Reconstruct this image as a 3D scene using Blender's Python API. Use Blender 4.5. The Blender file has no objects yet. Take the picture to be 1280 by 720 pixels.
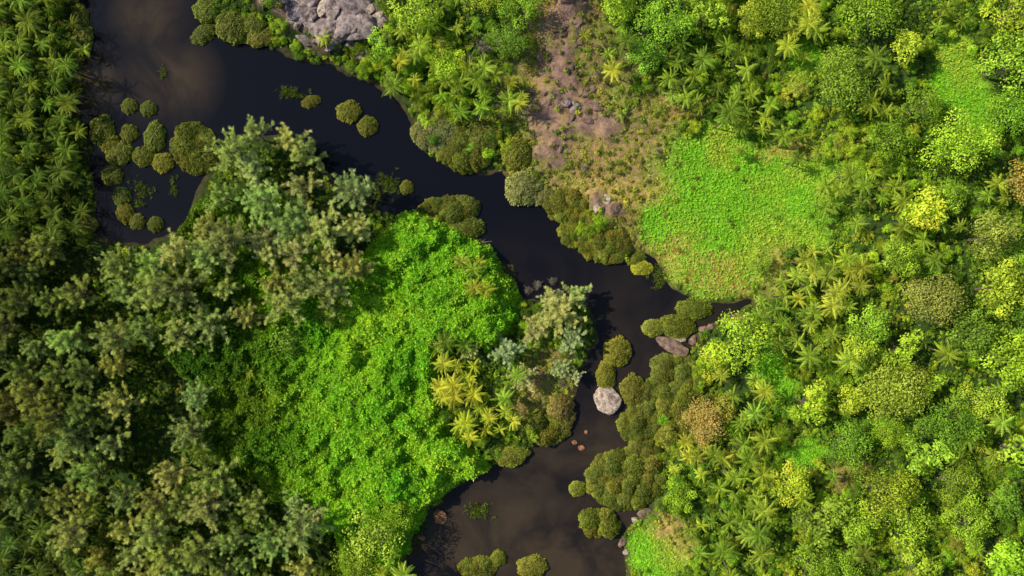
import bpy, math, random
import numpy as np
from mathutils import Vector
rng=np.random.default_rng(11); random.seed(5)
S=0.2; H=200.0
scene=bpy.context.scene
scene.view_settings.view_transform='Standard'
try: scene.view_settings.look='None'
except Exception: pass

# ---------------------------------------------------------------- noise / plan helpers
def _h(ix,iy,seed):
    n=(ix.astype(np.int64)*374761393+iy.astype(np.int64)*668265263+seed*982451653)&0xffffffff
    n=((n^(n>>13))*1274126177)&0xffffffff
    n=(n^(n>>16))&0xffffffff
    return n/4294967295.0
def vn(x,y,sc,seed=0):
    x=np.asarray(x,float)/sc; y=np.asarray(y,float)/sc
    ix=np.floor(x); iy=np.floor(y); fx=x-ix; fy=y-iy
    fx=fx*fx*(3-2*fx); fy=fy*fy*(3-2*fy)
    a=_h(ix,iy,seed);b=_h(ix+1,iy,seed);c=_h(ix,iy+1,seed);d=_h(ix+1,iy+1,seed)
    return (a*(1-fx)+b*fx)*(1-fy)+(c*(1-fx)+d*fx)*fy
def fbm(x,y,sc,seed=0,o=3):
    r=0;a=1;t=0
    for i in range(o):
        r=r+a*vn(x,y,sc/(2**i),seed+i*17); t+=a; a*=.5
    return r/t
def sdpoly(px,py,poly):
    px=np.asarray(px,float);py=np.asarray(py,float)
    best=np.full(px.shape,1e18);ins=np.zeros(px.shape,bool)
    n=len(poly)
    for i in range(n):
        x1,y1=poly[i];x2,y2=poly[(i+1)%n]
        dx=x2-x1;dy=y2-y1;L=dx*dx+dy*dy+1e-9
        t=np.clip(((px-x1)*dx+(py-y1)*dy)/L,0,1)
        d=(px-x1-t*dx)**2+(py-y1-t*dy)**2
        best=np.minimum(best,d)
        c=((y1>py)!=(y2>py))
        if y1!=y2:
            c&=px<(dx*(py-y1)/(y2-y1)+x1)
            ins^=c
    d=np.sqrt(best)
    return np.where(ins,d,-d)
def ell(px,py,lst,soft=.25,warp=26):
    px2=px+warp*(fbm(px,py,45,91)-.5)*2; py2=py+warp*(fbm(px,py,45,191)-.5)*2
    px2=px2+14*(fbm(px,py,12,92)-.5); py2=py2+14*(fbm(px,py,12,192)-.5)
    r=np.zeros(np.shape(px))
    for (cx,cy,rx,ry) in lst:
        q=np.sqrt(((px2-cx)/rx)**2+((py2-cy)/ry)**2)
        r=np.maximum(r,np.clip((1+soft-q)/(2*soft),0,1))
    return r

RIVER=[(60,-900),(95,-60),(97,0),(86,40),(104,80),(94,130),(106,180),(112,230),(100,288),(130,302),(185,306),(228,284),(246,245),(262,205),(300,175),(350,170),(400,215),(440,240),(475,268),(520,262),(560,272),(600,300),(638,335),(652,372),(690,378),(735,385),(742,425),(722,470),(712,530),(680,552),(640,572),(600,588),(555,618),(522,655),(505,720),(490,800),(480,1600),
(800,1600),(790,800),(780,722),(782,672),(800,645),(826,610),(815,560),(828,515),(858,470),(868,440),(868,415),(905,402),(948,380),(940,370),(905,378),(862,374),(842,362),(828,330),(800,312),(772,328),(740,318),(702,285),(688,258),(640,236),(628,205),(600,215),(560,200),(530,185),(520,150),(498,128),(470,100),(430,86),(380,76),(340,58),(300,50),(262,30),(246,0),(245,-60),(260,-900)]
VINE=[(475,290),(520,258),(560,285),(605,310),(645,350),(648,400),(605,440),(560,430),(545,470),(560,540),(600,572),(612,588),(560,612),(528,645),(500,690),(480,760),(430,760),(425,670),(340,620),(262,560),(255,480),(200,440),(220,340),(225,290),(250,250),(300,250),(430,330),(455,320)]
CAS=[(-200,285),(90,310),(180,322),(240,300),(255,235),(285,180),(330,150),(385,178),(440,235),(465,270),(452,330),(410,385),(340,400),(285,425),(262,500),(268,560),(330,625),(430,680),(440,860),(-200,860)]
GRASS=[(930,245,118,80),(895,325,70,50),(1192,95,30,60),(974,465,26,46),(814,694,36,36),(1000,85,28,24),(1100,535,24,18),(1000,560,20,20),(900,195,56,34),(850,270,44,38),(1240,190,14,20),(1215,140,20,30),(990,290,40,30)]
ROCK=[(425,28,66,40),(360,5,36,22),(712,10,22,60),(708,95,28,44),(712,148,62,30),(688,185,34,16),(755,255,20,12)]
TAN=[(770,215,110,54),(800,280,50,34),(840,330,40,36),(700,130,90,70),(710,30,50,64),(930,335,50,20),(830,660,26,30),(850,515,34,22),(680,490,44,52),(1050,590,26,16),(900,395,34,12),(640,215,30,20),(830,150,40,30)]
GOLD=[(905,348,60,20),(846,318,26,24),(965,322,24,14),(835,655,16,22),(780,240,44,16),(985,180,44,14)]

def river_sd(px,py):
    a=px+9*(fbm(px,py,26,3)-.5)*2; b=py+9*(fbm(px,py,26,33)-.5)*2
    return -sdpoly(a,b,RIVER)*S      # + on land, metres
def plan(x,y): return np.asarray(x)/S+640, 360-np.asarray(y)/S
def W(px,py): return (np.asarray(px)-640)*S,(360-np.asarray(py))*S
def height(x,y,d=None):
    px,py=plan(x,y)
    if d is None: d=river_sd(px,py)
    land=0.25+1.7*(1-np.exp(-np.maximum(d,0)/6))+np.clip(d/10,0,1)*2.2*(fbm(px,py,160,5)-.35)
    hill=6*np.exp(-(((px-640)/190)**2+((py+10)/95)**2))*np.clip(d/10,0,1)
    rk=ell(px,py,ROCK)
    land=land+hill+rk*np.clip(d/3,0,1)*2.2*fbm(px,py,18,8)
    bed=-0.1+np.maximum(d,-12)*0.22
    return np.where(d>0,land,np.where(d>-1.0,0.25+d*0.45,bed))

# ---------------------------------------------------------------- materials
def newmat(n):
    m=bpy.data.materials.new(n); m.use_nodes=True; t=m.node_tree; t.nodes.clear()
    return m,t
def N(t,k,**kw):
    n=t.nodes.new(k)
    for a,b in kw.items(): setattr(n,a,b)
    return n
def leafmat(name,mode,trans=.3,rough=.5):
    m,t=newmat(name); L=t.links.new
    out=N(t,'ShaderNodeOutputMaterial')
    if mode=='OBJ':
        o=N(t,'ShaderNodeObjectInfo'); tint=o.outputs['Color']
    else:
        a=N(t,'ShaderNodeAttribute',attribute_type='INSTANCER',attribute_name='tint'); tint=a.outputs['Color']
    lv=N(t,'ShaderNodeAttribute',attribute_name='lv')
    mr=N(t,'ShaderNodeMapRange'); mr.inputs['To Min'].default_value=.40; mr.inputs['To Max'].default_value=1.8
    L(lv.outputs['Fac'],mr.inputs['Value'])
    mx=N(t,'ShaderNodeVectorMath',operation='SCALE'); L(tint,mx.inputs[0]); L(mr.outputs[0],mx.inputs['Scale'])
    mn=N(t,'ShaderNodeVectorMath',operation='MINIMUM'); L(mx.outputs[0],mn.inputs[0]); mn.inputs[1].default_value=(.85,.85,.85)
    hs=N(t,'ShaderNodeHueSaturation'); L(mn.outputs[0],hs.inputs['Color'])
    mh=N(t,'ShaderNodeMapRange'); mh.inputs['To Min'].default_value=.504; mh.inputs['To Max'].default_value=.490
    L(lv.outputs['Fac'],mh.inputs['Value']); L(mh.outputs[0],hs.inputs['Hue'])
    p=N(t,'ShaderNodeBsdfPrincipled'); p.inputs['Roughness'].default_value=rough
    p.inputs['Specular IOR Level'].default_value=.22; p.inputs['Specular Tint'].default_value=(1,.95,.7,1)
    L(hs.outputs[0],p.inputs['Base Color'])
    tr=N(t,'ShaderNodeBsdfTranslucent')
    sc=N(t,'ShaderNodeMix',data_type='RGBA',blend_type='MULTIPLY'); sc.inputs['Factor'].default_value=1
    sc.inputs[7].default_value=(1.25,1.25,.5,1)
    L(hs.outputs[0],sc.inputs[6]); L(sc.outputs[2],tr.inputs['Color'])
    ms=N(t,'ShaderNodeMixShader'); ms.inputs[0].default_value=trans
    L(p.outputs[0],ms.inputs[1]); L(tr.outputs[0],ms.inputs[2]); L(ms.outputs[0],out.inputs[0])
    return m
LEAF_O=leafmat('leaf_tree','OBJ'); LEAF_I=leafmat('leaf_mass','INST')
def barkmat(name,c):
    m,t=newmat(name); L=t.links.new
    out=N(t,'ShaderNodeOutputMaterial'); p=N(t,'ShaderNodeBsdfPrincipled'); p.inputs['Roughness'].default_value=.9
    tc=N(t,'ShaderNodeTexCoord'); n=N(t,'ShaderNodeTexNoise'); n.inputs['Scale'].default_value=3; n.inputs['Detail'].default_value=6
    L(tc.outputs['Object'],n.inputs['Vector'])
    r=N(t,'ShaderNodeValToRGB'); r.color_ramp.elements[0].position=.3; r.color_ramp.elements[1].position=.7
    r.color_ramp.elements[0].color=(c[0]*.5,c[1]*.5,c[2]*.5,1); r.color_ramp.elements[1].color=(c[0]*1.3,c[1]*1.3,c[2]*1.3,1)
    L(n.outputs[0],r.inputs[0]); L(r.outputs[0],p.inputs['Base Color']); L(p.outputs[0],out.inputs[0]); return m
BARK=barkmat('bark',(.16,.13,.10)); TWIG=barkmat('grey_twig',(.26,.23,.19))
def rockmat(name,c1,c2,sc=.9):
    m,t=newmat(name); L=t.links.new
    out=N(t,'ShaderNodeOutputMaterial'); p=N(t,'ShaderNodeBsdfPrincipled'); p.inputs['Roughness'].default_value=.85
    g=N(t,'ShaderNodeNewGeometry'); n=N(t,'ShaderNodeTexNoise'); n.inputs['Scale'].default_value=sc; n.inputs['Detail'].default_value=9; n.inputs['Roughness'].default_value=.7
    L(g.outputs['Position'],n.inputs['Vector'])
    r=N(t,'ShaderNodeValToRGB'); r.color_ramp.elements[0].position=.38; r.color_ramp.elements[1].position=.62
    r.color_ramp.elements[0].color=(*c1,1); r.color_ramp.elements[1].color=(*c2,1)
    L(n.outputs[0],r.inputs[0]); L(r.outputs[0],p.inputs['Base Color'])
    b=N(t,'ShaderNodeBump'); b.inputs['Strength'].default_value=1; b.inputs['Distance'].default_value=.6
    L(n.outputs[0],b.inputs['Height']); L(b.outputs[0],p.inputs['Normal']); L(p.outputs[0],out.inputs[0]); return m
ROCK_G=rockmat('granite_grey',(.08,.055,.055),(.43,.35,.36),.6); ROCK_W=rockmat('granite_pale',(.18,.12,.09),(.68,.57,.50),1.1)
ROCK_R=rockmat('granite_red',(.18,.075,.035),(.48,.23,.11),1.6); ROCK_B=rockmat('granite_brown',(.08,.05,.04),(.31,.205,.165),.7)

# ---------------------------------------------------------------- mesh building
class MB:
    def __init__(s): s.v=[];s.f=[];s.l=[];s.m=[];s.n=0
    def quads(s,P,lv,mat=0):   # P (N,4,3)
        k=len(P)
        if k==0: return
        s.v.append(P.reshape(-1,3)); s.f.append(np.arange(k*4).reshape(k,4)+s.n); s.n+=k*4
        s.l.append(np.broadcast_to(lv,(k,)).astype(float)); s.m.append(np.full(k,mat))
    def leaves(s,c,d,n,L,w,lv,mat=0):
        d=d/np.linalg.norm(d,axis=1,keepdims=True)
        sd=np.cross(d,n); sd/=np.linalg.norm(sd,axis=1,keepdims=True)+1e-9
        L=np.broadcast_to(L,(len(c),))[:,None]; w=np.broadcast_to(w,(len(c),))[:,None]
        P=np.stack([c,c+d*L*.45+sd*w,c+d*L,c+d*L*.45-sd*w],1); s.quads(P,lv,mat)
    def tube(s,pts,rad,mat=1,k=5,lv=.5):
        pts=np.array(pts,float); R=[]
        for i in range(len(pts)):
            a=pts[min(i+1,len(pts)-1)]-pts[max(i-1,0)]; a/=np.linalg.norm(a)+1e-9
            u=np.cross(a,[.3,.9,.1])
            if np.linalg.norm(u)<.1: u=np.cross(a,[1,0,0])
            u/=np.linalg.norm(u); v=np.cross(a,u)
            R.append([pts[i]+rad[i]*(math.cos(q)*u+math.sin(q)*v) for q in np.arange(k)*2*math.pi/k])
        R=np.array(R); Q=[]
        for i in range(len(pts)-1):
            for j in range(k):
                Q.append([R[i,j],R[i,(j+1)%k],R[i+1,(j+1)%k],R[i+1,j]])
        s.quads(np.array(Q),lv,mat)
    def mesh(s,name,mats):
        v=np.concatenate(s.v);f=np.concatenate(s.f);me=bpy.data.meshes.new(name)
        me.vertices.add(len(v));me.vertices.foreach_set('co',v.ravel().astype(np.float32))
        me.loops.add(f.size);me.loops.foreach_set('vertex_index',f.ravel().astype(np.int32))
        me.polygons.add(len(f));me.polygons.foreach_set('loop_start',(np.arange(len(f))*4).astype(np.int32))
        me.update(calc_edges=True)
        me.polygons.foreach_set('material_index',np.concatenate(s.m).astype(np.int32))
        a=me.attributes.new('lv','FLOAT','FACE');a.data.foreach_set('value',np.concatenate(s.l).astype(np.float32))
        for m in mats: me.materials.append(m)
        return me
def rnd(n): return rng.random(n)
def rdir(n):
    v=rng.normal(size=(n,3)); return v/np.linalg.norm(v,axis=1,keepdims=True)

def palm(nf=24,R=4.0,ht=8.0,lean=.6):
    b=MB(); 
    top=np.array([lean,lean*.3,ht]); t=np.linspace(0,1,7)
    tr=[np.array([lean*q**2,lean*.3*q**2,ht*q]) for q in t]; b.tube(tr,[.24-.1*q for q in t],1,6)
    for i in range(nf):
        az=i*2.39996+rng.normal()*.22; el=math.radians(60-85*(i/nf)+rng.normal()*9)
        Lf=R*(.72+.3*math.sin(math.pi*min(1,(i+6)/nf)))*rng.uniform(.8,1.1)
        q=np.linspace(0,1,13); dh=np.array([math.cos(az),math.sin(az),0])
        ang=el-q*math.radians(66)-.12*q
        step=Lf/12; P=[top.copy()]; tw=rng.normal()*.03
        side=np.array([-math.sin(az),math.cos(az),0])
        for k in range(12): P.append(P[-1]+step*(dh*math.cos(ang[k])+side*tw*k+np.array([0,0,1])*math.sin(ang[k])))
        P=np.array(P); base_lv=rng.uniform(.1,.8) if i<nf-2 else 1.0
        b.tube(P[::3],[.05,.04,.03,.02,.01],0,3,lv=.9)
        m=20; u=np.linspace(.12,.99,m); idx=u*12; i0=np.minimum(idx.astype(int),11); fr=(idx-i0)[:,None]
        C=P[i0]*(1-fr)+P[i0+1]*fr; T=P[i0+1]-P[i0]; T/=np.linalg.norm(T,axis=1,keepdims=True)
        for sg in (-1,1):
            ln=R*.205*np.sin(np.pi*(.20+.72*u))*rng.uniform(.8,1.1,m)
            D=sg*side*.7+T*.8+np.array([0,0,-.38])+rng.normal(size=(m,3))*.08
            nn=np.cross(D,T)*sg; b.leaves(C,D,nn,ln,.060,np.clip(base_lv+rng.normal(size=m)*.12,0,1))
    return b
def casuarina(R=5.0,ht=14.0,npl=26):
    # many slender plumes built from fine needle sprays
    b=MB(); t=np.linspace(0,1,6)
    b.tube([[0.3*math.sin(3*q),.2*q,ht*.9*q] for q in t],[.28-.22*q for q in t],1,6)
    for i in range(npl):
        az=i*2.39996+rng.normal()*.4; f=(i+.5)/npl
        z0=ht*(.32+.48*(1-f)); rr=R*(.12+.9*math.sqrt(f))*rng.uniform(.6,1.2)
        tip=np.array([math.cos(az)*rr,math.sin(az)*rr,ht*(1.0-.42*f**1.3)*rng.uniform(.86,1.1)])
        st=np.array([0,0,z0]); mid=(st+tip)/2+np.array([0,0,-.7])
        b.tube([st,mid,tip],[.09,.06,.02],1,4)
        ns=12; ax=tip-mid; ax/=np.linalg.norm(ax); pl=rng.uniform(-.1,.12)
        for k in range(ns):
            q=.38+.64*(k+rng.random())/ns
            c=(1-q)**2*st+2*q*(1-q)*mid+q*q*tip
            sw=R*.20*(1.3-.9*q); off=rdir(1)[0]; off[2]=abs(off[2])*.6; off=off*sw*rng.uniform(.25,1)
            c2=c+off; lv0=rng.uniform(.02,.40)+.5*q*q+pl  # needles lighten toward the plume tip, sunlit tips put into colour
            m=40; outd=off/np.linalg.norm(off)*.45+ax*.7
            D=outd+rdir(m)*.62
            s_=rng.random((m,1)); o=c+(c2-c)*(.2+.95*s_)+rdir(m)*.2
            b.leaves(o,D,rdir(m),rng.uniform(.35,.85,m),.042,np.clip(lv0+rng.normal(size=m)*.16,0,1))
    return b
def broad(R=3.0,ht=5.0,lobes=14,leaf=.34,per=190,flat=.62,spread=.78):
    b=MB(); b.tube([[0,0,0],[.1,.05,ht*.3],[0,0,ht*.6]],[.2,.15,.09],1,6)
    sk=rng.uniform(.8,1.2,2)
    for i in range(lobes):
        f=(i+.5)/lobes; az=i*2.39996+rng.normal()*.35; pol=math.acos(1-f*1.0)
        rr=R*rng.uniform(.45,spread); c=np.array([math.cos(az)*math.sin(pol)*rr*sk[0],math.sin(az)*math.sin(pol)*rr*sk[1],ht-R*flat+math.cos(pol)*rr*flat*rng.uniform(.7,1.3)])
        b.tube([[0,0,ht*.35],c*.5+np.array([0,0,ht*.2]),c],[.08,.05,.02],1,4)
        lr=R*rng.uniform(.20,.44); n=int(per*(lr/(R*.38))**2)
        d=rdir(n); d[:,2]=np.where(d[:,2]<-.3,-d[:,2],d[:,2]); rad=lr*(1.12-.6*rng.random(n)**1.5)
        p=c+d*rad[:,None]*np.array([1,1,.8]); nn=d+rdir(n)*.7+np.array([0,0,.35])
        D=np.cross(nn,rdir(n)); D[:,2]-=.12
        lv0=rng.uniform(.1,.75)
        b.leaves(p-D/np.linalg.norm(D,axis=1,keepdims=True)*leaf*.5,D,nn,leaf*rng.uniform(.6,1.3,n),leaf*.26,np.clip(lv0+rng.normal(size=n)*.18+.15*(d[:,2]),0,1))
    return b
def mangrove(R=2.0,ht=1.7,n=2700,leaf=.25,knobs=90):
    b=MB()
    for k in range(7):
        a=k*.9; b.tube([[math.cos(a)*R*.55,math.sin(a)*R*.55,-.9],[math.cos(a)*R*.25,math.sin(a)*R*.25,ht*.35],[0,0,ht*.5]],[.04,.05,.05],1,4)
    ph=rnd(5)*6.28
    d=rdir(n); d[:,2]=np.abs(d[:,2])*1.0-.08
    az=np.arctan2(d[:,1],d[:,0])
    w=1+.03*np.sin(2*az+ph[0])+.04*np.sin(5*az+ph[1])+.04*np.sin(9*az+ph[2])
    kn=rdir(knobs); kn[:,2]=np.abs(kn[:,2]); kl=rng.uniform(0,1,knobs); ds=(d[:,None,:]*kn[None]).sum(2); dd=ds.max(1); ki=kl[ds.argmax(1)]
    bump=np.clip((dd-.93)/.07,0,1)
    rad=(.84+.20*bump)*w*(1-.10*rng.random(n)**2)
    p=np.stack([d[:,0]*rad*R,d[:,1]*rad*R,np.sign(d[:,2])*np.abs(d[:,2])**.75*rad*ht+.12],1)
    nn=d+rdir(n)*.7+np.array([0,0,.4]); D=np.cross(nn,rdir(n))
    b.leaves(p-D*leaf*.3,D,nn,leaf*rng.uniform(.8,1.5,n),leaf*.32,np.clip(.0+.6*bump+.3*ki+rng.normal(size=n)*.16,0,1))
    return b
def rosette(n=11,L=.62,w=.17,layers=1):
    b=MB()
    for ly in range(layers):
        az=np.arange(n)*2.39996+rnd(n)*.5; el=rng.uniform(-.15,.75,n)
        D=np.stack([np.cos(az)*np.cos(el),np.sin(az)*np.cos(el),np.sin(el)],1)
        nn=np.stack([-np.cos(az)*np.sin(el),-np.sin(az)*np.sin(el),np.cos(el)],1)+rdir(n)*.3
        b.leaves(D*.1+rdir(n)*.12,D,nn,L*rng.uniform(.6,1.2,n),w*rng.uniform(.8,1.3,n),rng.uniform(.1,.95,n))
    b.tube([[0,0,-1.0],[0,0,0]],[.03,.02],1,3)
    return b
def tuft(n=26,L=.75):
    b=MB(); az=rnd(n)*6.283; el=rng.uniform(.3,1.3,n)
    D=np.stack([np.cos(az)*np.cos(el),np.sin(az)*np.cos(el),np.sin(el)],1)
    b.leaves(np.stack([rng.normal(size=n)*.2,rng.normal(size=n)*.2,np.zeros(n)],1),D,rdir(n),L*rng.uniform(.5,1.2,n),.05,rnd(n)); return b
def bare(R=2.0,ht=2.5,nb=38):
    b=MB()
    for i in range(nb):
        az=i*2.4; el=rng.uniform(.25,1.4); l=R*rng.uniform(.6,1.1)
        d=np.array([math.cos(az)*math.cos(el),math.sin(az)*math.cos(el),math.sin(el)])
        p0=np.array([0,0,ht*.3]); p1=p0+d*l*.5; p2=p0+d*l; b.tube([p0,p1,p2],[.05,.035,.015],0,3)
        for k in range(5):
            q=rng.uniform(.4,1); c=p0+d*l*q; e=c+rdir(1)[0]*R*.28; b.tube([c,e],[.022,.008],0,3)
    return b

PAL=[palm(24,4.1,8),palm(19,3.7,7,1.2),palm(26,4.4,9.5,.2),palm(16,3.9,6.5,-.9),palm(22,4.2,8.5,-.5)]
CASU=[casuarina(5,14),casuarina(5.6,15,30),casuarina(4.4,12.5,22),casuarina(5.2,13.5)]
BRD=[broad(),broad(3,5.5,20,.28,200,.7,.9),broad(3,4.6,11,.42,140,.55,.95),broad(3,5,24,.24,170,.75,.9),broad(3,5.2,9,.5,110,.5,.95),broad(3,5.6,16,.3,120,.8,1.1)]
DOME=[broad(3,4.8,34,.23,140,.62,.85),broad(3,4.8,42,.25,110,.6,.95)]
MAN=[mangrove(),mangrove(knobs=120),mangrove(n=3000,leaf=.22,knobs=70)]
ROS=[rosette(),rosette(9,.7,.2),rosette(14,.5,.14)]
BUS=[broad(1,1.3,7,.2,70,.7,.95),broad(1,1.2,9,.15,80,.8,.95),broad(1,1.5,6,.26,55,.8,1.0)]
TUF=[tuft(),tuft(20,1.0)]
BAR=[bare(),bare(1.8,2.2,30)]

def protos(key,lst,mats_inst,mats_obj):
    col=bpy.data.collections.new(key); ms=[]
    for i,b in enumerate(lst):
        o=bpy.data.objects.new(f'{key}_{i}',b.mesh(f'{key}_m{i}',mats_inst)); col.objects.link(o)
        ms.append(b.mesh(f'{key}_o{i}',mats_obj))
    return col,ms
MI=[LEAF_I,BARK]; MO=[LEAF_O,BARK]
C_PAL,M_PAL=protos('palm_kind',PAL,MI,MO); C_CAS,M_CAS=protos('casuarina_kind',CASU,MI,MO)
C_BRD,M_BRD=protos('broad_kind',BRD,MI,MO); C_DOM,M_DOM=protos('dome_kind',DOME,MI,MO)
C_MAN,M_MAN=protos('mangrove_kind',MAN,MI,MO); C_ROS,_=protos('rosette_kind',ROS,MI,MO)
C_BUS,_=protos('bush_kind',BUS,MI,MO); C_TUF,_=protos('tuft_kind',TUF,MI,MO)
C_BAR,M_BAR=protos('bare_kind',BAR,[TWIG],[TWIG])

_ng={}
def group(col):
    if col.name in _ng: return _ng[col.name]
    g=bpy.data.node_groups.new('scatter_'+col.name,'GeometryNodeTree')
    g.interface.new_socket(name='Geometry',in_out='INPUT',socket_type='NodeSocketGeometry')
    g.interface.new_socket(name='Geometry',in_out='OUTPUT',socket_type='NodeSocketGeometry')
    gi=g.nodes.new('NodeGroupInput');go=g.nodes.new('NodeGroupOutput')
    ci=g.nodes.new('GeometryNodeCollectionInfo'); ci.inputs['Collection'].default_value=col
    ci.inputs['Separate Children'].default_value=True; ci.inputs['Reset Children'].default_value=True
    ip=g.nodes.new('GeometryNodeInstanceOnPoints'); ip.inputs['Pick Instance'].default_value=True
    def na(n,ty):
        a=g.nodes.new('GeometryNodeInputNamedAttribute'); a.data_type=ty; a.inputs['Name'].default_value=n
        return [s for s in a.outputs if s.enabled and s.name=='Attribute'][0]
    L=g.links.new
    L(gi.outputs[0],ip.inputs['Points']); L(ci.outputs[0],ip.inputs['Instance'])
    L(na('idx','INT'),ip.inputs['Instance Index']); L(na('rot','FLOAT_VECTOR'),ip.inputs['Rotation']); L(na('scl','FLOAT_VECTOR'),ip.inputs['Scale'])
    L(ip.outputs[0],go.inputs[0]); _ng[col.name]=g; return g
def scatter(name,col,pos,scl,tint,tilt=.15):
    n=len(pos)
    if n==0: return
    me=bpy.data.meshes.new(name); me.vertices.add(n); me.vertices.foreach_set('co',pos.astype(np.float32).ravel())
    rot=np.stack([rng.normal(size=n)*tilt,rng.normal(size=n)*tilt,rnd(n)*6.283],1)
    if np.ndim(scl)==1: scl=np.stack([scl]*3,1)
    for nm,ty,fld,val in (('rot','FLOAT_VECTOR','vector',rot),('scl','FLOAT_VECTOR','vector',scl)):
        a=me.attributes.new(nm,ty,'POINT'); a.data.foreach_set(fld,val.astype(np.float32).ravel())
    a=me.attributes.new('idx','INT','POINT'); a.data.foreach_set('value',rng.integers(0,len(col.objects),n).astype(np.int32))
    a=me.attributes.new('tint','FLOAT_COLOR','POINT'); a.data.foreach_set('color',np.concatenate([tint,np.ones((n,1))],1).astype(np.float32).ravel())
    o=bpy.data.objects.new(name,me); scene.collection.objects.link(o)
    md=o.modifiers.new('scatter','NODES'); md.node_group=group(col); return o
def tree(name,ms,px,py,crown_z,scale,tint,tilt=.04,zs=None,floor=-.3):
    x,y=W(px,py); k=(H-crown_z)/H; x=float(x*k);y=float(y*k)
    z=float(height(np.array([x]),np.array([y]))[0])
    z=max(z,floor)
    o=bpy.data.objects.new(name,random.choice(ms)); scene.collection.objects.link(o)
    o.location=(x,y,z-.05); o.rotation_euler=(random.gauss(0,tilt),random.gauss(0,tilt),random.random()*6.28)
    if isinstance(scale,tuple): o.scale=scale
    else: o.scale=(scale,scale,scale*(zs or 1))
    o.color=(*tint,1); return o
def vary(c,a=.15):
    g=random.gauss(1,a); return (max(c[0]*g*random.uniform(.85,1.18),.005),max(c[1]*g,.01),max(c[2]*g*random.uniform(.8,1.2),.003))
def varr(c,n,a=.15):
    c=np.array(c,float)
    if c.ndim==1: c=np.tile(c,(n,1))
    g=1+rng.normal(size=(n,1))*a; h=np.ones((n,3)); h[:,0]=rng.uniform(.85,1.2,n); return np.clip(c*g*h,.004,1)
def jitter(s,x0=-160,x1=1440,y0=-130,y1=850,j=.45):
    gx,gy=np.meshgrid(np.arange(x0,x1,s),np.arange(y0,y1,s)); gx=gx.ravel()+rng.uniform(-j,j,gx.size)*s; gy=gy.ravel()+rng.uniform(-j,j,gy.size)*s
    return gx,gy

# ---------------------------------------------------------------- terrain
def axis(lo,hi,st,far): return np.concatenate([[-far,-far*.5,-far*.22,-far*.1],np.arange(lo,hi,st),[far*.1,far*.22,far*.5,far]])
xs=axis(-175,175.1,.7,3500); ys=axis(-125,125.1,.7,3500)
X,Y=np.meshgrid(xs,ys); D=river_sd(*plan(X,Y)); Z=height(X,Y,D)
px,py=plan(X,Y)
nx,ny=len(xs),len(ys)
idx=np.arange(nx*ny).reshape(ny,nx)
F=np.stack([idx[:-1,:-1],idx[:-1,1:],idx[1:,1:],idx[1:,:-1]],-1).reshape(-1,4)
me=bpy.data.meshes.new('terrain'); me.vertices.add(nx*ny); me.vertices.foreach_set('co',np.stack([X,Y,Z],-1).astype(np.float32).ravel())
me.loops.add(F.size);me.loops.foreach_set('vertex_index',F.ravel().astype(np.int32)); me.polygons.add(len(F)); me.polygons.foreach_set('loop_start',(np.arange(len(F))*4).astype(np.int32)); me.update(calc_edges=True)
me.polygons.foreach_set('use_smooth',np.ones(len(F),bool))
col=np.zeros((ny,nx,4)); col[...,3]=1
def lay(mask,c):
    m=mask[...,None]; col[...,:3]=col[...,:3]*(1-m)+np.array(c)*m
col[...,:3]=(.03,.06,.012)
right=np.clip((px-480)/60,0,1); lay(right*.9,(.05,.095,.02))
tm=ell(px,py,TAN,.35); lay(tm,(.33,.22,.11))
lay(tm*np.clip((fbm(px,py,24,55)-.42)*3,0,1)*.8,(.24,.29,.05))
g=ell(px,py,GRASS,.3); lay(g,(.25,.50,.04)); lay(g*np.clip((fbm(px,py,50,71)-.5)*4,0,1)*.5,(.42,.48,.07))
lay(ell(px,py,GOLD,.5)*.6,(.50,.36,.12))
rm=ell(px,py,ROCK,.3); lay(rm*np.clip((fbm(px,py,16,56)-.25)*4,0,1),(.28,.18,.145))
lay(np.clip(1-np.abs(D)/1.4,0,1)*.8,(.07,.05,.03)); lay(np.clip(-D/1.5,0,1),(.03,.022,.014))
a=me.color_attributes.new('cover','FLOAT_COLOR','POINT'); a.data.foreach_set('color',col.astype(np.float32).ravel())
m,t=newmat('ground_cover'); L=t.links.new
out=N(t,'ShaderNodeOutputMaterial');p=N(t,'ShaderNodeBsdfPrincipled');p.inputs['Roughness'].default_value=.95;p.inputs['Specular IOR Level'].default_value=.1
at=N(t,'ShaderNodeAttribute',attribute_name='cover'); ge=N(t,'ShaderNodeNewGeometry')
n1=N(t,'ShaderNodeTexNoise');n1.inputs['Scale'].default_value=.7;n1.inputs['Detail'].default_value=10;n1.inputs['Roughness'].default_value=.75
L(ge.outputs['Position'],n1.inputs['Vector']); r=N(t,'ShaderNodeMapRange');r.inputs['From Min'].default_value=.3;r.inputs['From Max'].default_value=.7;r.inputs['To Min'].default_value=.35;r.inputs['To Max'].default_value=1.6
L(n1.outputs[0],r.inputs['Value']); sc=N(t,'ShaderNodeVectorMath',operation='SCALE');L(at.outputs['Color'],sc.inputs[0]);L(r.outputs[0],sc.inputs['Scale'])
L(sc.outputs[0],p.inputs['Base Color']);b=N(t,'ShaderNodeBump');b.inputs['Strength'].default_value=.9;b.inputs['Distance'].default_value=.5;L(n1.outputs[0],b.inputs['Height']);L(b.outputs[0],p.inputs['Normal']);L(p.outputs[0],out.inputs[0])
me.materials.append(m); o=bpy.data.objects.new('ground_terrain',me); scene.collection.objects.link(o)

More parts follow.
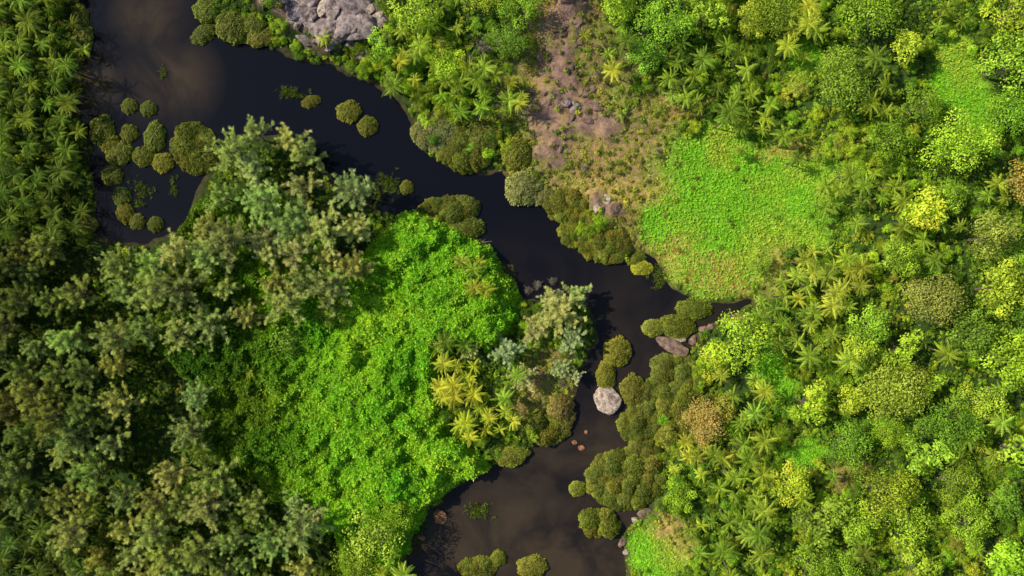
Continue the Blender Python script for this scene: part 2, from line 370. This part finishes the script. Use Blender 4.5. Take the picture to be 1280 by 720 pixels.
# ---------------------------------------------------------------- water
me=bpy.data.meshes.new('river'); me.from_pydata([(-600,-600,0),(600,-600,0),(600,600,0),(-600,600,0)],[],[(0,1,2,3)])
m,t=newmat('river_water'); L=t.links.new
out=N(t,'ShaderNodeOutputMaterial');p=N(t,'ShaderNodeBsdfPrincipled');p.inputs['Roughness'].default_value=.06;p.inputs['IOR'].default_value=1.33
ge=N(t,'ShaderNodeNewGeometry')
n1=N(t,'ShaderNodeTexNoise');n1.inputs['Scale'].default_value=.06;n1.inputs['Detail'].default_value=7;n1.inputs['Roughness'].default_value=.6;n1.inputs['Distortion'].default_value=.6;L(ge.outputs['Position'],n1.inputs['Vector'])
sx=N(t,'ShaderNodeSeparateXYZ');L(ge.outputs['Position'],sx.inputs[0])
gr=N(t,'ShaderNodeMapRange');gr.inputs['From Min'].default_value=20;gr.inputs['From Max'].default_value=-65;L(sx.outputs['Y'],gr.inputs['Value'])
def cloud_refl(cx,cy,r):  # brown patch of reflected cloud, painted into the water base colour
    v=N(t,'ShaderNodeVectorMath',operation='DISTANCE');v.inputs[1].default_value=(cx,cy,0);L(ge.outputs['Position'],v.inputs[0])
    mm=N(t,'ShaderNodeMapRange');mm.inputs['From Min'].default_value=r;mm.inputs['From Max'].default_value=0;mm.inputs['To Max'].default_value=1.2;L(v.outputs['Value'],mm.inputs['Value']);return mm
s1=cloud_refl(-86,52,15); s2=cloud_refl(-90,68,12); s3=cloud_refl(-104,52,10); ad=N(t,'ShaderNodeMath',operation='MAXIMUM');L(s1.outputs[0],ad.inputs[0]);L(s2.outputs[0],ad.inputs[1])
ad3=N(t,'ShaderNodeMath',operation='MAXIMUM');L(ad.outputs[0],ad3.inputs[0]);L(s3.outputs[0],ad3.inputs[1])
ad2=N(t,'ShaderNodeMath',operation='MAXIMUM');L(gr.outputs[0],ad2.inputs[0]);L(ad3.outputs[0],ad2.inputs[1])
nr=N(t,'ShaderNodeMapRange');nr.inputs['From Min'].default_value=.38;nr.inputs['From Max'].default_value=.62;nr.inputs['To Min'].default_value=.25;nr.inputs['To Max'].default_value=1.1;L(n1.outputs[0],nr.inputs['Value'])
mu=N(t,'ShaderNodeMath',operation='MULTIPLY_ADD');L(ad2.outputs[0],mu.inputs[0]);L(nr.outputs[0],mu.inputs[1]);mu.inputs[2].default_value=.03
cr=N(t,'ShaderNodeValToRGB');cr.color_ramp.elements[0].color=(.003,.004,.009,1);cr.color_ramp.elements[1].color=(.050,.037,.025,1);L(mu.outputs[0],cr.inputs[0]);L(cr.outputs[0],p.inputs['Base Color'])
n2=N(t,'ShaderNodeTexNoise');n2.inputs['Scale'].default_value=1.6;n2.inputs['Detail'].default_value=3;L(ge.outputs['Position'],n2.inputs['Vector'])
b=N(t,'ShaderNodeBump');b.inputs['Strength'].default_value=.2;b.inputs['Distance'].default_value=.08;L(n2.outputs[0],b.inputs['Height']);L(b.outputs[0],p.inputs['Normal']);L(p.outputs[0],out.inputs[0])
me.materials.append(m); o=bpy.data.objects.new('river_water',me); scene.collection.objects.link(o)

# ---------------------------------------------------------------- rocks
import bmesh
def boulder(seed,flat=.6,sub=4):
    bm=bmesh.new(); bmesh.ops.create_icosphere(bm,subdivisions=sub,radius=1)
    r=np.random.default_rng(seed); pl=r.normal(size=(13,3)); pl/=np.linalg.norm(pl,axis=1,keepdims=True); off=r.uniform(.6,.95,13)
    for v in bm.verts:
        c=np.array(v.co)
        for a,o_ in zip(pl,off):
            d=c@a-o_
            if d>0: c=c-a*d*.88
        c=c*(1+.06*math.sin(5*c[0]+seed)*math.cos(6*c[1])+.03*math.sin(13*c[1]+seed)*math.cos(11*c[0]))
        v.co=(c[0],c[1],c[2]*flat)
    me=bpy.data.meshes.new('boulder'); bm.to_mesh(me); bm.free()
    return me
_bc={}
def rock(name,px,py,rx,ry,hz,mat,ang=0,seed=1):
    key=(seed,mat.name)
    if key not in _bc:
        me=boulder(seed,sub=4 if rx>9 else 3); me.materials.append(mat); _bc[key]=me
    me=_bc[key]; x,y=W(px,py); x=float(x);y=float(y)
    o=bpy.data.objects.new(name,me); scene.collection.objects.link(o)
    z=max(0.,float(height(np.array([x]),np.array([y]))[0])); o.location=(x,y,z+hz*.1); o.scale=(rx*S*1.25,ry*S*1.25,hz); o.rotation_euler=(random.gauss(0,.1),random.gauss(0,.1),ang)
rock('granite_boulder',760,499,14.5,15,2.8,ROCK_W,.4,3)
rock('granite_slab',838,431,20,9,1.8,ROCK_B,-.45,5); rock('granite_slab',846,421,10,5,1.5,ROCK_W,-.2,6)
rock('red_boulder',550,646,7.5,9,1.6,ROCK_R,0,8); rock('red_boulder',527,672,4,3.5,.7,ROCK_R,0,9)
for q in [(727,560,4,3),(718,553,3,2.5),(733,540,2.5,2)]: rock('river_stone',q[0],q[1],q[2],q[3],.5,ROCK_R,0,int(q[0]))
for q in [(806,641,9,6),(795,650,5,4),(778,678,4,6),(783,690,4,4),(768,262,9,5),(757,250,7,5),(745,262,5,4),(880,412,7,4),(866,425,4,6),(888,408,5,3)]: rock('bank_boulder',*q,1.0,ROCK_W if q[0]%2 else ROCK_B,random.random()*3,int(q[0]))
for cx,cy,rx,ry,n,sz,mt in [(425,22,52,28,16,(11,20),ROCK_G),(430,28,64,38,34,(4,10),ROCK_G),(365,6,34,16,9,(6,12),ROCK_G),(465,28,14,16,6,(5,10),ROCK_W),(395,15,20,10,4,(4,9),ROCK_W),(445,70,20,6,6,(3,6),ROCK_W),(712,20,16,54,16,(2,8),ROCK_B),(712,125,50,34,26,(2,6),ROCK_B),(712,136,12,6,5,(4,7),ROCK_G),(690,178,36,14,7,(2,5),ROCK_B)]:
    for k in range(n):
        a=random.random()*6.28;r_=math.sqrt(random.random()); s=random.uniform(*sz)
        rock('granite_outcrop' if cx<500 else 'hillside_boulder',cx+rx*r_*math.cos(a),cy+ry*r_*math.sin(a),s*random.uniform(.8,1.4),s*random.uniform(.5,.9),s*S*random.uniform(.5,.9),mt,random.gauss(.3,.6),random.randint(1,24))

# ---------------------------------------------------------------- named trees
occ=[]
cg=[]
for k in range(7000):
    x=random.uniform(-150,480); y=random.uniform(130,850)
    if float(sdpoly(np.array([x]),np.array([y]),CAS)[0])<2: continue
    if any((x-a)**2+(y-b_)**2<33**2 for a,b_ in cg): continue
    if fbm(np.array([x]),np.array([y]),90,401)[0]<.32: continue
    if x<60 and y>640 : continue
    cg.append((x,y))
for x,y in cg:
    base=(.44,.52,.19) if x>75 else (.28,.35,.11)  # far-left casuarinas: shadow painted in as a darker tint
    if 220<x<470 and y<330: base=(.50,.60,.25)
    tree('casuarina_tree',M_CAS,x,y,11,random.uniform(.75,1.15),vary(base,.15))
for x,y,s in [(700,392,1.15),(722,372,.9),(672,412,.95),(715,425,.9),(690,375,.8),(633,440,.95),(610,415,.6),(655,470,.7),(700,460,.6),(590,440,.6),(720,470,.5),(370,625,.9),(395,640,.7),(330,300,1),(475,645,.5)]:
    tree('casuarina_tree',M_CAS,x,y,8*s,s*.92,vary((.62,.68,.32),.08),zs=.7)
# palms
YG=(.40,.50,.05);PG=(.25,.38,.035);DG=(.13,.21,.025);YY=(.56,.64,.05)  # DG: palms of the left forest, shade put into the green
pal=[]
def palms(cx,cy,rx,ry,n,tint,sc=(.52,.92),dmin=18):
    c=0
    for k in range(n*30):
        if c>=n: break
        a=random.random()*6.28;r_=math.sqrt(random.random()); x=cx+rx*r_*math.cos(a);y=cy+ry*r_*math.sin(a)
        dm=random.uniform(13,24)
        if any((x-p_[0])**2+(y-p_[1])**2<dm**2 for p_ in pal): continue
        if river_sd(np.array([x]),np.array([y]))[0]<.6: continue
        pal.append((x,y)); c+=1
        tree('palm_tree',M_PAL,x,y,7,random.uniform(*sc),vary(tint,.2),.09,zs=random.uniform(1.0,1.3))
for q in [(45,45,55,60,26,(.24,.34,.035)),(50,150,55,70,32,(.18,.27,.03)),(45,250,55,60,26,DG),(-70,150,70,200,50,DG),(30,690,60,45,16,DG),(120,650,30,30,5,DG),(120,705,40,18,6,DG),(320,470,8,8,1,PG),(260,545,30,30,5,DG),(60,560,40,60,6,DG),(10,400,40,90,6,DG),
    (588,345,28,24,8,YG),(565,430,16,16,3,PG),(572,478,30,32,13,YY),(610,528,42,24,17,YY),(490,708,12,10,2,YG),(640,485,16,24,2,PG),
    (590,118,50,32,18,PG),(520,68,30,26,7,YG),(400,55,10,6,1,YG),(640,125,20,24,3,YG),(500,100,30,14,3,PG),(560,30,50,24,4,PG),(750,60,30,40,3,YG),
    (890,105,56,46,14,PG),(930,135,40,46,11,PG),(1000,42,22,42,8,YG),(1085,130,40,46,8,PG),(1070,240,60,26,14,PG),(1240,250,24,20,4,PG),(1150,300,46,28,8,PG),(1030,350,44,40,18,YG),
    (985,395,40,40,14,PG),(1000,190,24,24,4,PG),(872,576,34,28,8,YG),(935,545,26,40,8,PG),(930,612,34,30,9,PG),(905,672,50,40,16,PG),(1010,650,30,40,3,PG),(1080,685,40,20,3,PG),(925,482,30,26,5,YG),(840,90,30,40,4,PG),(1220,560,50,40,4,PG),(1180,20,50,30,3,PG),(1040,450,40,40,4,PG),(1180,690,60,30,4,PG),(790,30,40,30,3,PG),(1120,420,150,260,16,PG),(900,780,150,60,20,PG),(1340,350,60,300,30,PG),(860,-50,300,50,30,PG)]: palms(*q)
# broadleaf trees
LG=(.37,.53,.04);OL=(.34,.39,.07);MG=(.19,.33,.03);EM=(.26,.46,.035);BO=(.40,.35,.09)
for x,y,r_,c in [(1182,192,38,LG),(1145,262,30,LG),(1215,300,30,OL),(1266,225,32,BO),(1100,490,40,(.34,.44,.055)),(1128,480,26,(.36,.46,.045)),(1055,550,28,EM),(1155,478,16,LG),(1228,362,32,LG),(1155,372,36,OL),(1036,112,38,MG),(1072,30,36,EM),(922,430,34,LG),(895,440,22,LG),(1092,608,32,LG),(1200,640,30,EM),(1242,450,32,EM),(1238,92,32,LG),(1258,20,34,LG),(1130,640,28,EM),(1200,420,28,MG),(1060,440,24,LG),(1018,640,30,MG),(875,525,28,BO),(900,510,20,OL),(640,58,22,MG),(470,658,34,(.32,.47,.045)),(445,690,28,(.32,.45,.04)),(500,645,22,EM),(760,20,24,EM),(560,90,22,EM),(830,40,30,EM),(960,30,30,MG),(1140,140,26,MG),(1250,150,30,EM),(1180,530,34,MG),(1260,560,34,EM),(1230,690,30,EM),(1060,650,26,LG),(1000,700,26,LG),(940,20,24,LG),(1110,330,24,EM),(1180,250,20,EM),(650,20,24,EM),(610,10,22,LG),(520,20,26,LG),(480,60,18,EM),(325,8,18,EM),(345,30,10,LG),(1105,540,20,EM),(1000,500,24,LG),(1270,330,26,LG),(1270,400,28,MG),(1150,560,28,EM),(360,420,24,MG),(420,390,20,MG),(870,30,24,LG),(800,70,22,EM),(1120,60,24,LG),(1100,180,24,EM),(950,330,14,LG),(1080,400,24,EM),(980,600,24,LG),(1040,700,24,EM),(1130,700,26,LG),(850,620,20,EM),(1120,430,24,LG),(1180,600,26,MG),(1060,500,22,LG),(1230,500,24,LG),(1240,620,26,MG)]:
    occ.append((x,y,r_*.7)); tree('broadleaf_tree',M_DOM+M_BRD[3:4] if r_>34 or c==BO else (M_BRD+M_DOM[1:] if r_>20 else M_BRD),x,y,5,r_*S/3.0*1.06,vary(c,.12),zs=random.uniform(.85,1.3),tilt=.12)
# mangroves
def mang(x,y,rx,ry,tint=(.23,.265,.04)):
    nm='mangrove_bush'
    if max(rx,ry)<24:
        tree(nm,M_MAN,x,y,1.0,(rx*S/1.70,ry*S/1.70,min(rx,ry)*S/2.0),vary(tint,.12),0,floor=-.05).rotation_euler[2]=random.choice([0,3.1416])+random.gauss(0,.2)
    else:
        pts=[]
        for k in range(900):
            a=random.random()*6.28;q=math.sqrt(random.random())
            s=random.uniform(6,13); X_=x+max(rx-s*.8,2)*q*math.cos(a);Y_=y+max(ry-s*.8,2)*q*math.sin(a)
            if any((X_-u)**2+(Y_-v)**2<(.8*s)**2 for u,v in pts): continue
            pts.append((X_,Y_))
            tree(nm,M_MAN,X_,Y_,1.5,s*S/1.6,vary(tint,.16),.15,zs=random.uniform(.8,1.4),floor=-.05)
OLV=(.27,.295,.04);GRY=(.34,.38,.14)
for q in [(160,132,9,9),(184,135,9,9),(126,163,14,17),(136,180,11,11),(160,166,10,10),(148,192,15,13),(192,171,12,17),(178,195,12,12),(202,203,12,11),(139,219,12,11),(151,246,10,12),(155,266,10,12),(170,277,9,9),(193,280,9,9),(238,182,27,30),(250,200,20,16),(254,41,16,10),(262,12,18,14),(292,33,20,18),(325,46,16,11),(318,30,14,12),(388,126,11,7),(435,139,14,12),(459,157,11,11),(508,234,8,8),(100,50,12,18),(98,20,10,14),(106,280,12,10)]: mang(*q)
for q in [(545,165,29,24,GRY),(582,188,34,28),(602,172,22,18),(646,192,17,18),(655,235,20,20,GRY),(680,245,14,12,GRY),(708,258,26,20,OLV),(728,288,30,22,OLV),(757,308,32,22,OLV),(560,262,38,18),(580,286,22,15),(638,568,21,13,OLV),(685,535,28,22,OLV),(722,612,9,9,OLV),(623,699,9,9,OLV),(597,712,25,13,OLV),(665,710,17,13,OLV),(772,440,15,17,OLV),(758,470,11,17,OLV),(792,488,14,18),(818,410,13,10,OLV),(848,408,20,14,OLV),(868,386,20,12,OLV),(850,475,34,32),(825,500,30,30),(800,530,28,24),(868,508,30,26,OLV),(782,600,50,38),(750,655,25,17,OLV),(805,572,25,24),(845,545,24,20),(700,515,18,24,BO),(832,455,16,12),(795,322,12,8,OLV),(803,335,12,8,YG)]: mang(*q)
for x,y,s in [(605,66,1.6),(588,80,1.1),(672,355,1.0),(690,352,.9),(660,362,.9),(620,60,1.0),(720,50,.8),(745,95,.8),(790,480,.5),(690,120,.7),(820,190,.7),(730,210,.8),(700,480,.8),(680,470,.7),(800,50,1)]:
    tree('bare_shrub',M_BAR,x,y,1.5,s,(.2,.2,.2))
b=MB(); b.tube([[-3,0,.1],[-1,.15,.22],[1,.05,.2],[3,.3,.05]],[.16,.14,.1,.05],0,6); b.tube([[.5,.05,.2],[1.4,.9,.3]],[.07,.02],0,5)
o=bpy.data.objects.new('driftwood_log',b.mesh('log',[TWIG])); x,y=W(600,303); o.location=(x,y,0); scene.collection.objects.link(o)

# ---------------------------------------------------------------- undergrowth masses
def clear(px,py):
    ok=np.ones(len(px),bool)
    for a,b_,r_ in occ: ok&=((px-a)**2+(py-b_)**2>r_*r_)
    return ok
def pos3(px,py,dz): 
    x,y=W(px,py); k=(H-2.5)/H; x=x*k;y=y*k
    return np.stack([x,y,height(x,y)+dz],1)
gx,gy=jitter(1.6,180,670,230,780,.6); sd=sdpoly(gx+14*(fbm(gx,gy,30,9)-.5)*2,gy+10*(fbm(gx,gy,14,19)-.5)*2,VINE); ld=river_sd(gx,gy); kmask=(sd>-2)&(ld>-.3); gx,gy,sd=gx[kmask],gy[kmask],sd[kmask]
lump=fbm(gx,gy,40,61,2)*3.0+fbm(gx,gy,13,62,2)*2.8
hh=np.clip((sd+3)*.12,.2,1.6)*1.0*(.2+lump)*(.70+.30*rnd(len(gx))**.35)
tn=np.clip(fbm(gx,gy,50,77)*1.8-.35,0,1)[:,None]; tint=np.array((.14,.43,.018))*(1-tn)+np.array((.32,.60,.03))*tn
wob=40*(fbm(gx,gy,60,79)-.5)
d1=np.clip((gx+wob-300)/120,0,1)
tree_shade=np.clip(.36+.64*d1,.3,1)[:,None]; tint=tint*tree_shade  # tree shade over the thicket's left part, put into the leaf tint
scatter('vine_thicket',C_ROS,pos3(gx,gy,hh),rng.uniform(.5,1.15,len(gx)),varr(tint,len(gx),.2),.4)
# general forest fill
gx,gy=jitter(12,j=.5); ld=river_sd(gx,gy)
gr=ell(gx,gy,GRASS,.2); rk=ell(gx,gy,ROCK,.25); ta=ell(gx,gy,TAN,.3); vi=sdpoly(gx,gy,VINE); ca=sdpoly(gx,gy,CAS)
forest=(ld>.8)&(gr<.5)&(rk<.35)&(ta<.55)&(vi<0)&(ca<-6)&clear(gx,gy)
dens=fbm(gx,gy,55,301)
keep=forest&(rnd(len(gx))<np.clip((dens-.33)*4.5,.08,.9))
fx,fy=gx[keep],gy[keep]; n=len(fx)
low=fbm(fx,fy,110,501)[:,None]; mid=fbm(fx,fy,35,502)[:,None]
def palette(n,low,mid,fx):
    cols=np.array([(.10,.20,.022),(.17,.33,.025),(.27,.46,.028),(.39,.55,.035),(.34,.38,.06)])
    w=np.clip((low*.6+mid*.6-.29)*6+rng.normal(size=(len(fx),1))*.9,0,3.99)[:,0]; i=w.astype(int); f=(w-i)[:,None]
    c=cols[i]*(1-f)+cols[np.minimum(i+1,4)]*f
    left_shade=np.where(fx<120,.5,1.0)[:,None]  # shadow over the left forest, put into the foliage tint
    return c*left_shade
sc=rng.uniform(.20,.72,n)*(.65+.8*low[:,0])
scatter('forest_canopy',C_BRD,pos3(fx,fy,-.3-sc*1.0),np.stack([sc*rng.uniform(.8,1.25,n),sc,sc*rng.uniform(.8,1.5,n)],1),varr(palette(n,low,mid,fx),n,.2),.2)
# understorey bushes
gx,gy=jitter(5.4,j=.5); ld=river_sd(gx,gy); gr=ell(gx,gy,GRASS,.2); rk=ell(gx,gy,ROCK,.25); ta=ell(gx,gy,TAN,.3); vi=sdpoly(gx,gy,VINE); dn=fbm(gx,gy,40,311)
pr=np.where((gr>.5),.04,np.where(rk>.35,np.where(gx<500,.03,.16),np.where(ta>.5,.40,np.clip((dn-.28)*5,.2,.9))))
keep=(ld>.35)&(vi<3)&(rnd(len(gx))<pr); fx,fy=gx[keep],gy[keep]; n=len(fx)
low=fbm(fx,fy,110,501)[:,None]; mid=fbm(fx,fy,30,512)[:,None]; c=palette(n,low,mid,fx); ca=sdpoly(fx,fy,CAS); c=np.where((ca>0)[:,None],c*.6,c)  # bushes below casuarinas: tree shade multiplied into their tint
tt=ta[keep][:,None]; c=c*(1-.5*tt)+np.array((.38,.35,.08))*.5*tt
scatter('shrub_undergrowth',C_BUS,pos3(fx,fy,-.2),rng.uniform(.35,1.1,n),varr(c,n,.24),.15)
# grass and herbs of the meadows
gx,gy=jitter(2.4,480,1300,-20,740,.6); ld=river_sd(gx,gy); gr=ell(gx,gy,GRASS,.25); ta=ell(gx,gy,TAN,.35); rk=ell(gx,gy,ROCK,.2)
keep=(ld>.2)&(rk<.4)&(rnd(len(gx))<np.maximum(gr,ta*.4)); fx,fy=gx[keep],gy[keep]; n=len(fx)
yl=np.clip(np.maximum(ta[keep]*(1-gr[keep])*.9,(fbm(fx,fy,50,71)-.5)*2.2),0,1)[:,None]; og=(ell(fx,fy,GOLD,.5)*(rnd(n)<.5))[:,None]
c=np.array((.29,.66,.04))*(1-yl)+np.array((.52,.62,.08))*yl; c=c*(1-og)+np.array((.66,.52,.15))*og
scatter('meadow_grass',C_TUF,pos3(fx,fy,0),rng.uniform(.35,.85,n),varr(c,n,.14),.2)
s2=rnd(n)<.6*(gr[keep])*(1-.7*og[:,0]); scatter('meadow_herbs',C_ROS,pos3(fx[s2],fy[s2],.2+rnd(s2.sum())*.3),rng.uniform(.3,.65,s2.sum()),varr(c[s2],s2.sum(),.14),.2)
# reeds in the shallows
rx=[];ry=[]
for cx,cy,a,b_,k in [(178,240,9,14,50),(360,115,10,6,40),(485,230,12,12,60),(218,232,5,10,20),(598,638,11,8,90),(470,240,10,16,40),(205,90,4,8,10),(830,345,14,10,120),(520,655,12,20,80),(115,255,6,20,40),(375,118,14,4,20)]:
    rx+=list(cx+np.random.default_rng(k).normal(size=k)*a*.6); ry+=list(cy+np.random.default_rng(k+1).normal(size=k)*b_*.6)
rx,ry=np.array(rx),np.array(ry); x,y=W(rx,ry); scatter('river_reeds',C_TUF,np.stack([x,y,np.full(len(x),-.05)],1),rng.uniform(.6,1.3,len(x)),varr((.15,.22,.04),len(x),.2),.2)
# distant forest beyond
gx,gy=jitter(26,-900,2200,-800,1500,.5); out_=(gx<-150)|(gx>1430)|(gy<-125)|(gy>840); gx,gy=gx[out_],gy[out_]; k=river_sd(gx,gy)>1; gx,gy=gx[k],gy[k]; n=len(gx)
x,y=W(gx,gy); sc=rng.uniform(.8,1.5,n); scatter('distant_forest',C_BRD,np.stack([x,y,height(x,y)-.5],1),sc,varr((.14,.24,.03),n,.25),.1)

# ---------------------------------------------------------------- light, sky, camera
el=math.radians(42); dx,dy=-.92,.32; l=math.hypot(dx,dy); sv=Vector((dx/l*math.cos(el),dy/l*math.cos(el),math.sin(el)))
w=bpy.data.worlds.new('World'); scene.world=w; w.use_nodes=True; nt=w.node_tree; bg=nt.nodes['Background']
sk=nt.nodes.new('ShaderNodeTexSky'); sk.sky_type='NISHITA'; sk.sun_disc=False; sk.sun_elevation=el; sk.sun_rotation=math.atan2(dx,dy); nt.links.new(sk.outputs[0],bg.inputs[0]); bg.inputs[1].default_value=.105
sl=bpy.data.lights.new('sun','SUN'); sl.energy=5; sl.angle=math.radians(.5); sl.color=(1,.90,.67); so=bpy.data.objects.new('sun',sl); so.rotation_euler=sv.to_track_quat('Z','Y').to_euler(); so.location=sv*300; scene.collection.objects.link(so)
cam=bpy.data.cameras.new('camera'); cam.sensor_width=36; cam.lens=36*H/256; cam.clip_end=8000; cam.clip_start=1
co=bpy.data.objects.new('camera',cam); co.location=(0,0,H); co.rotation_euler=(0,0,0); scene.collection.objects.link(co); scene.camera=co
print('objects',len(scene.objects),'casuarinas',len(cg))
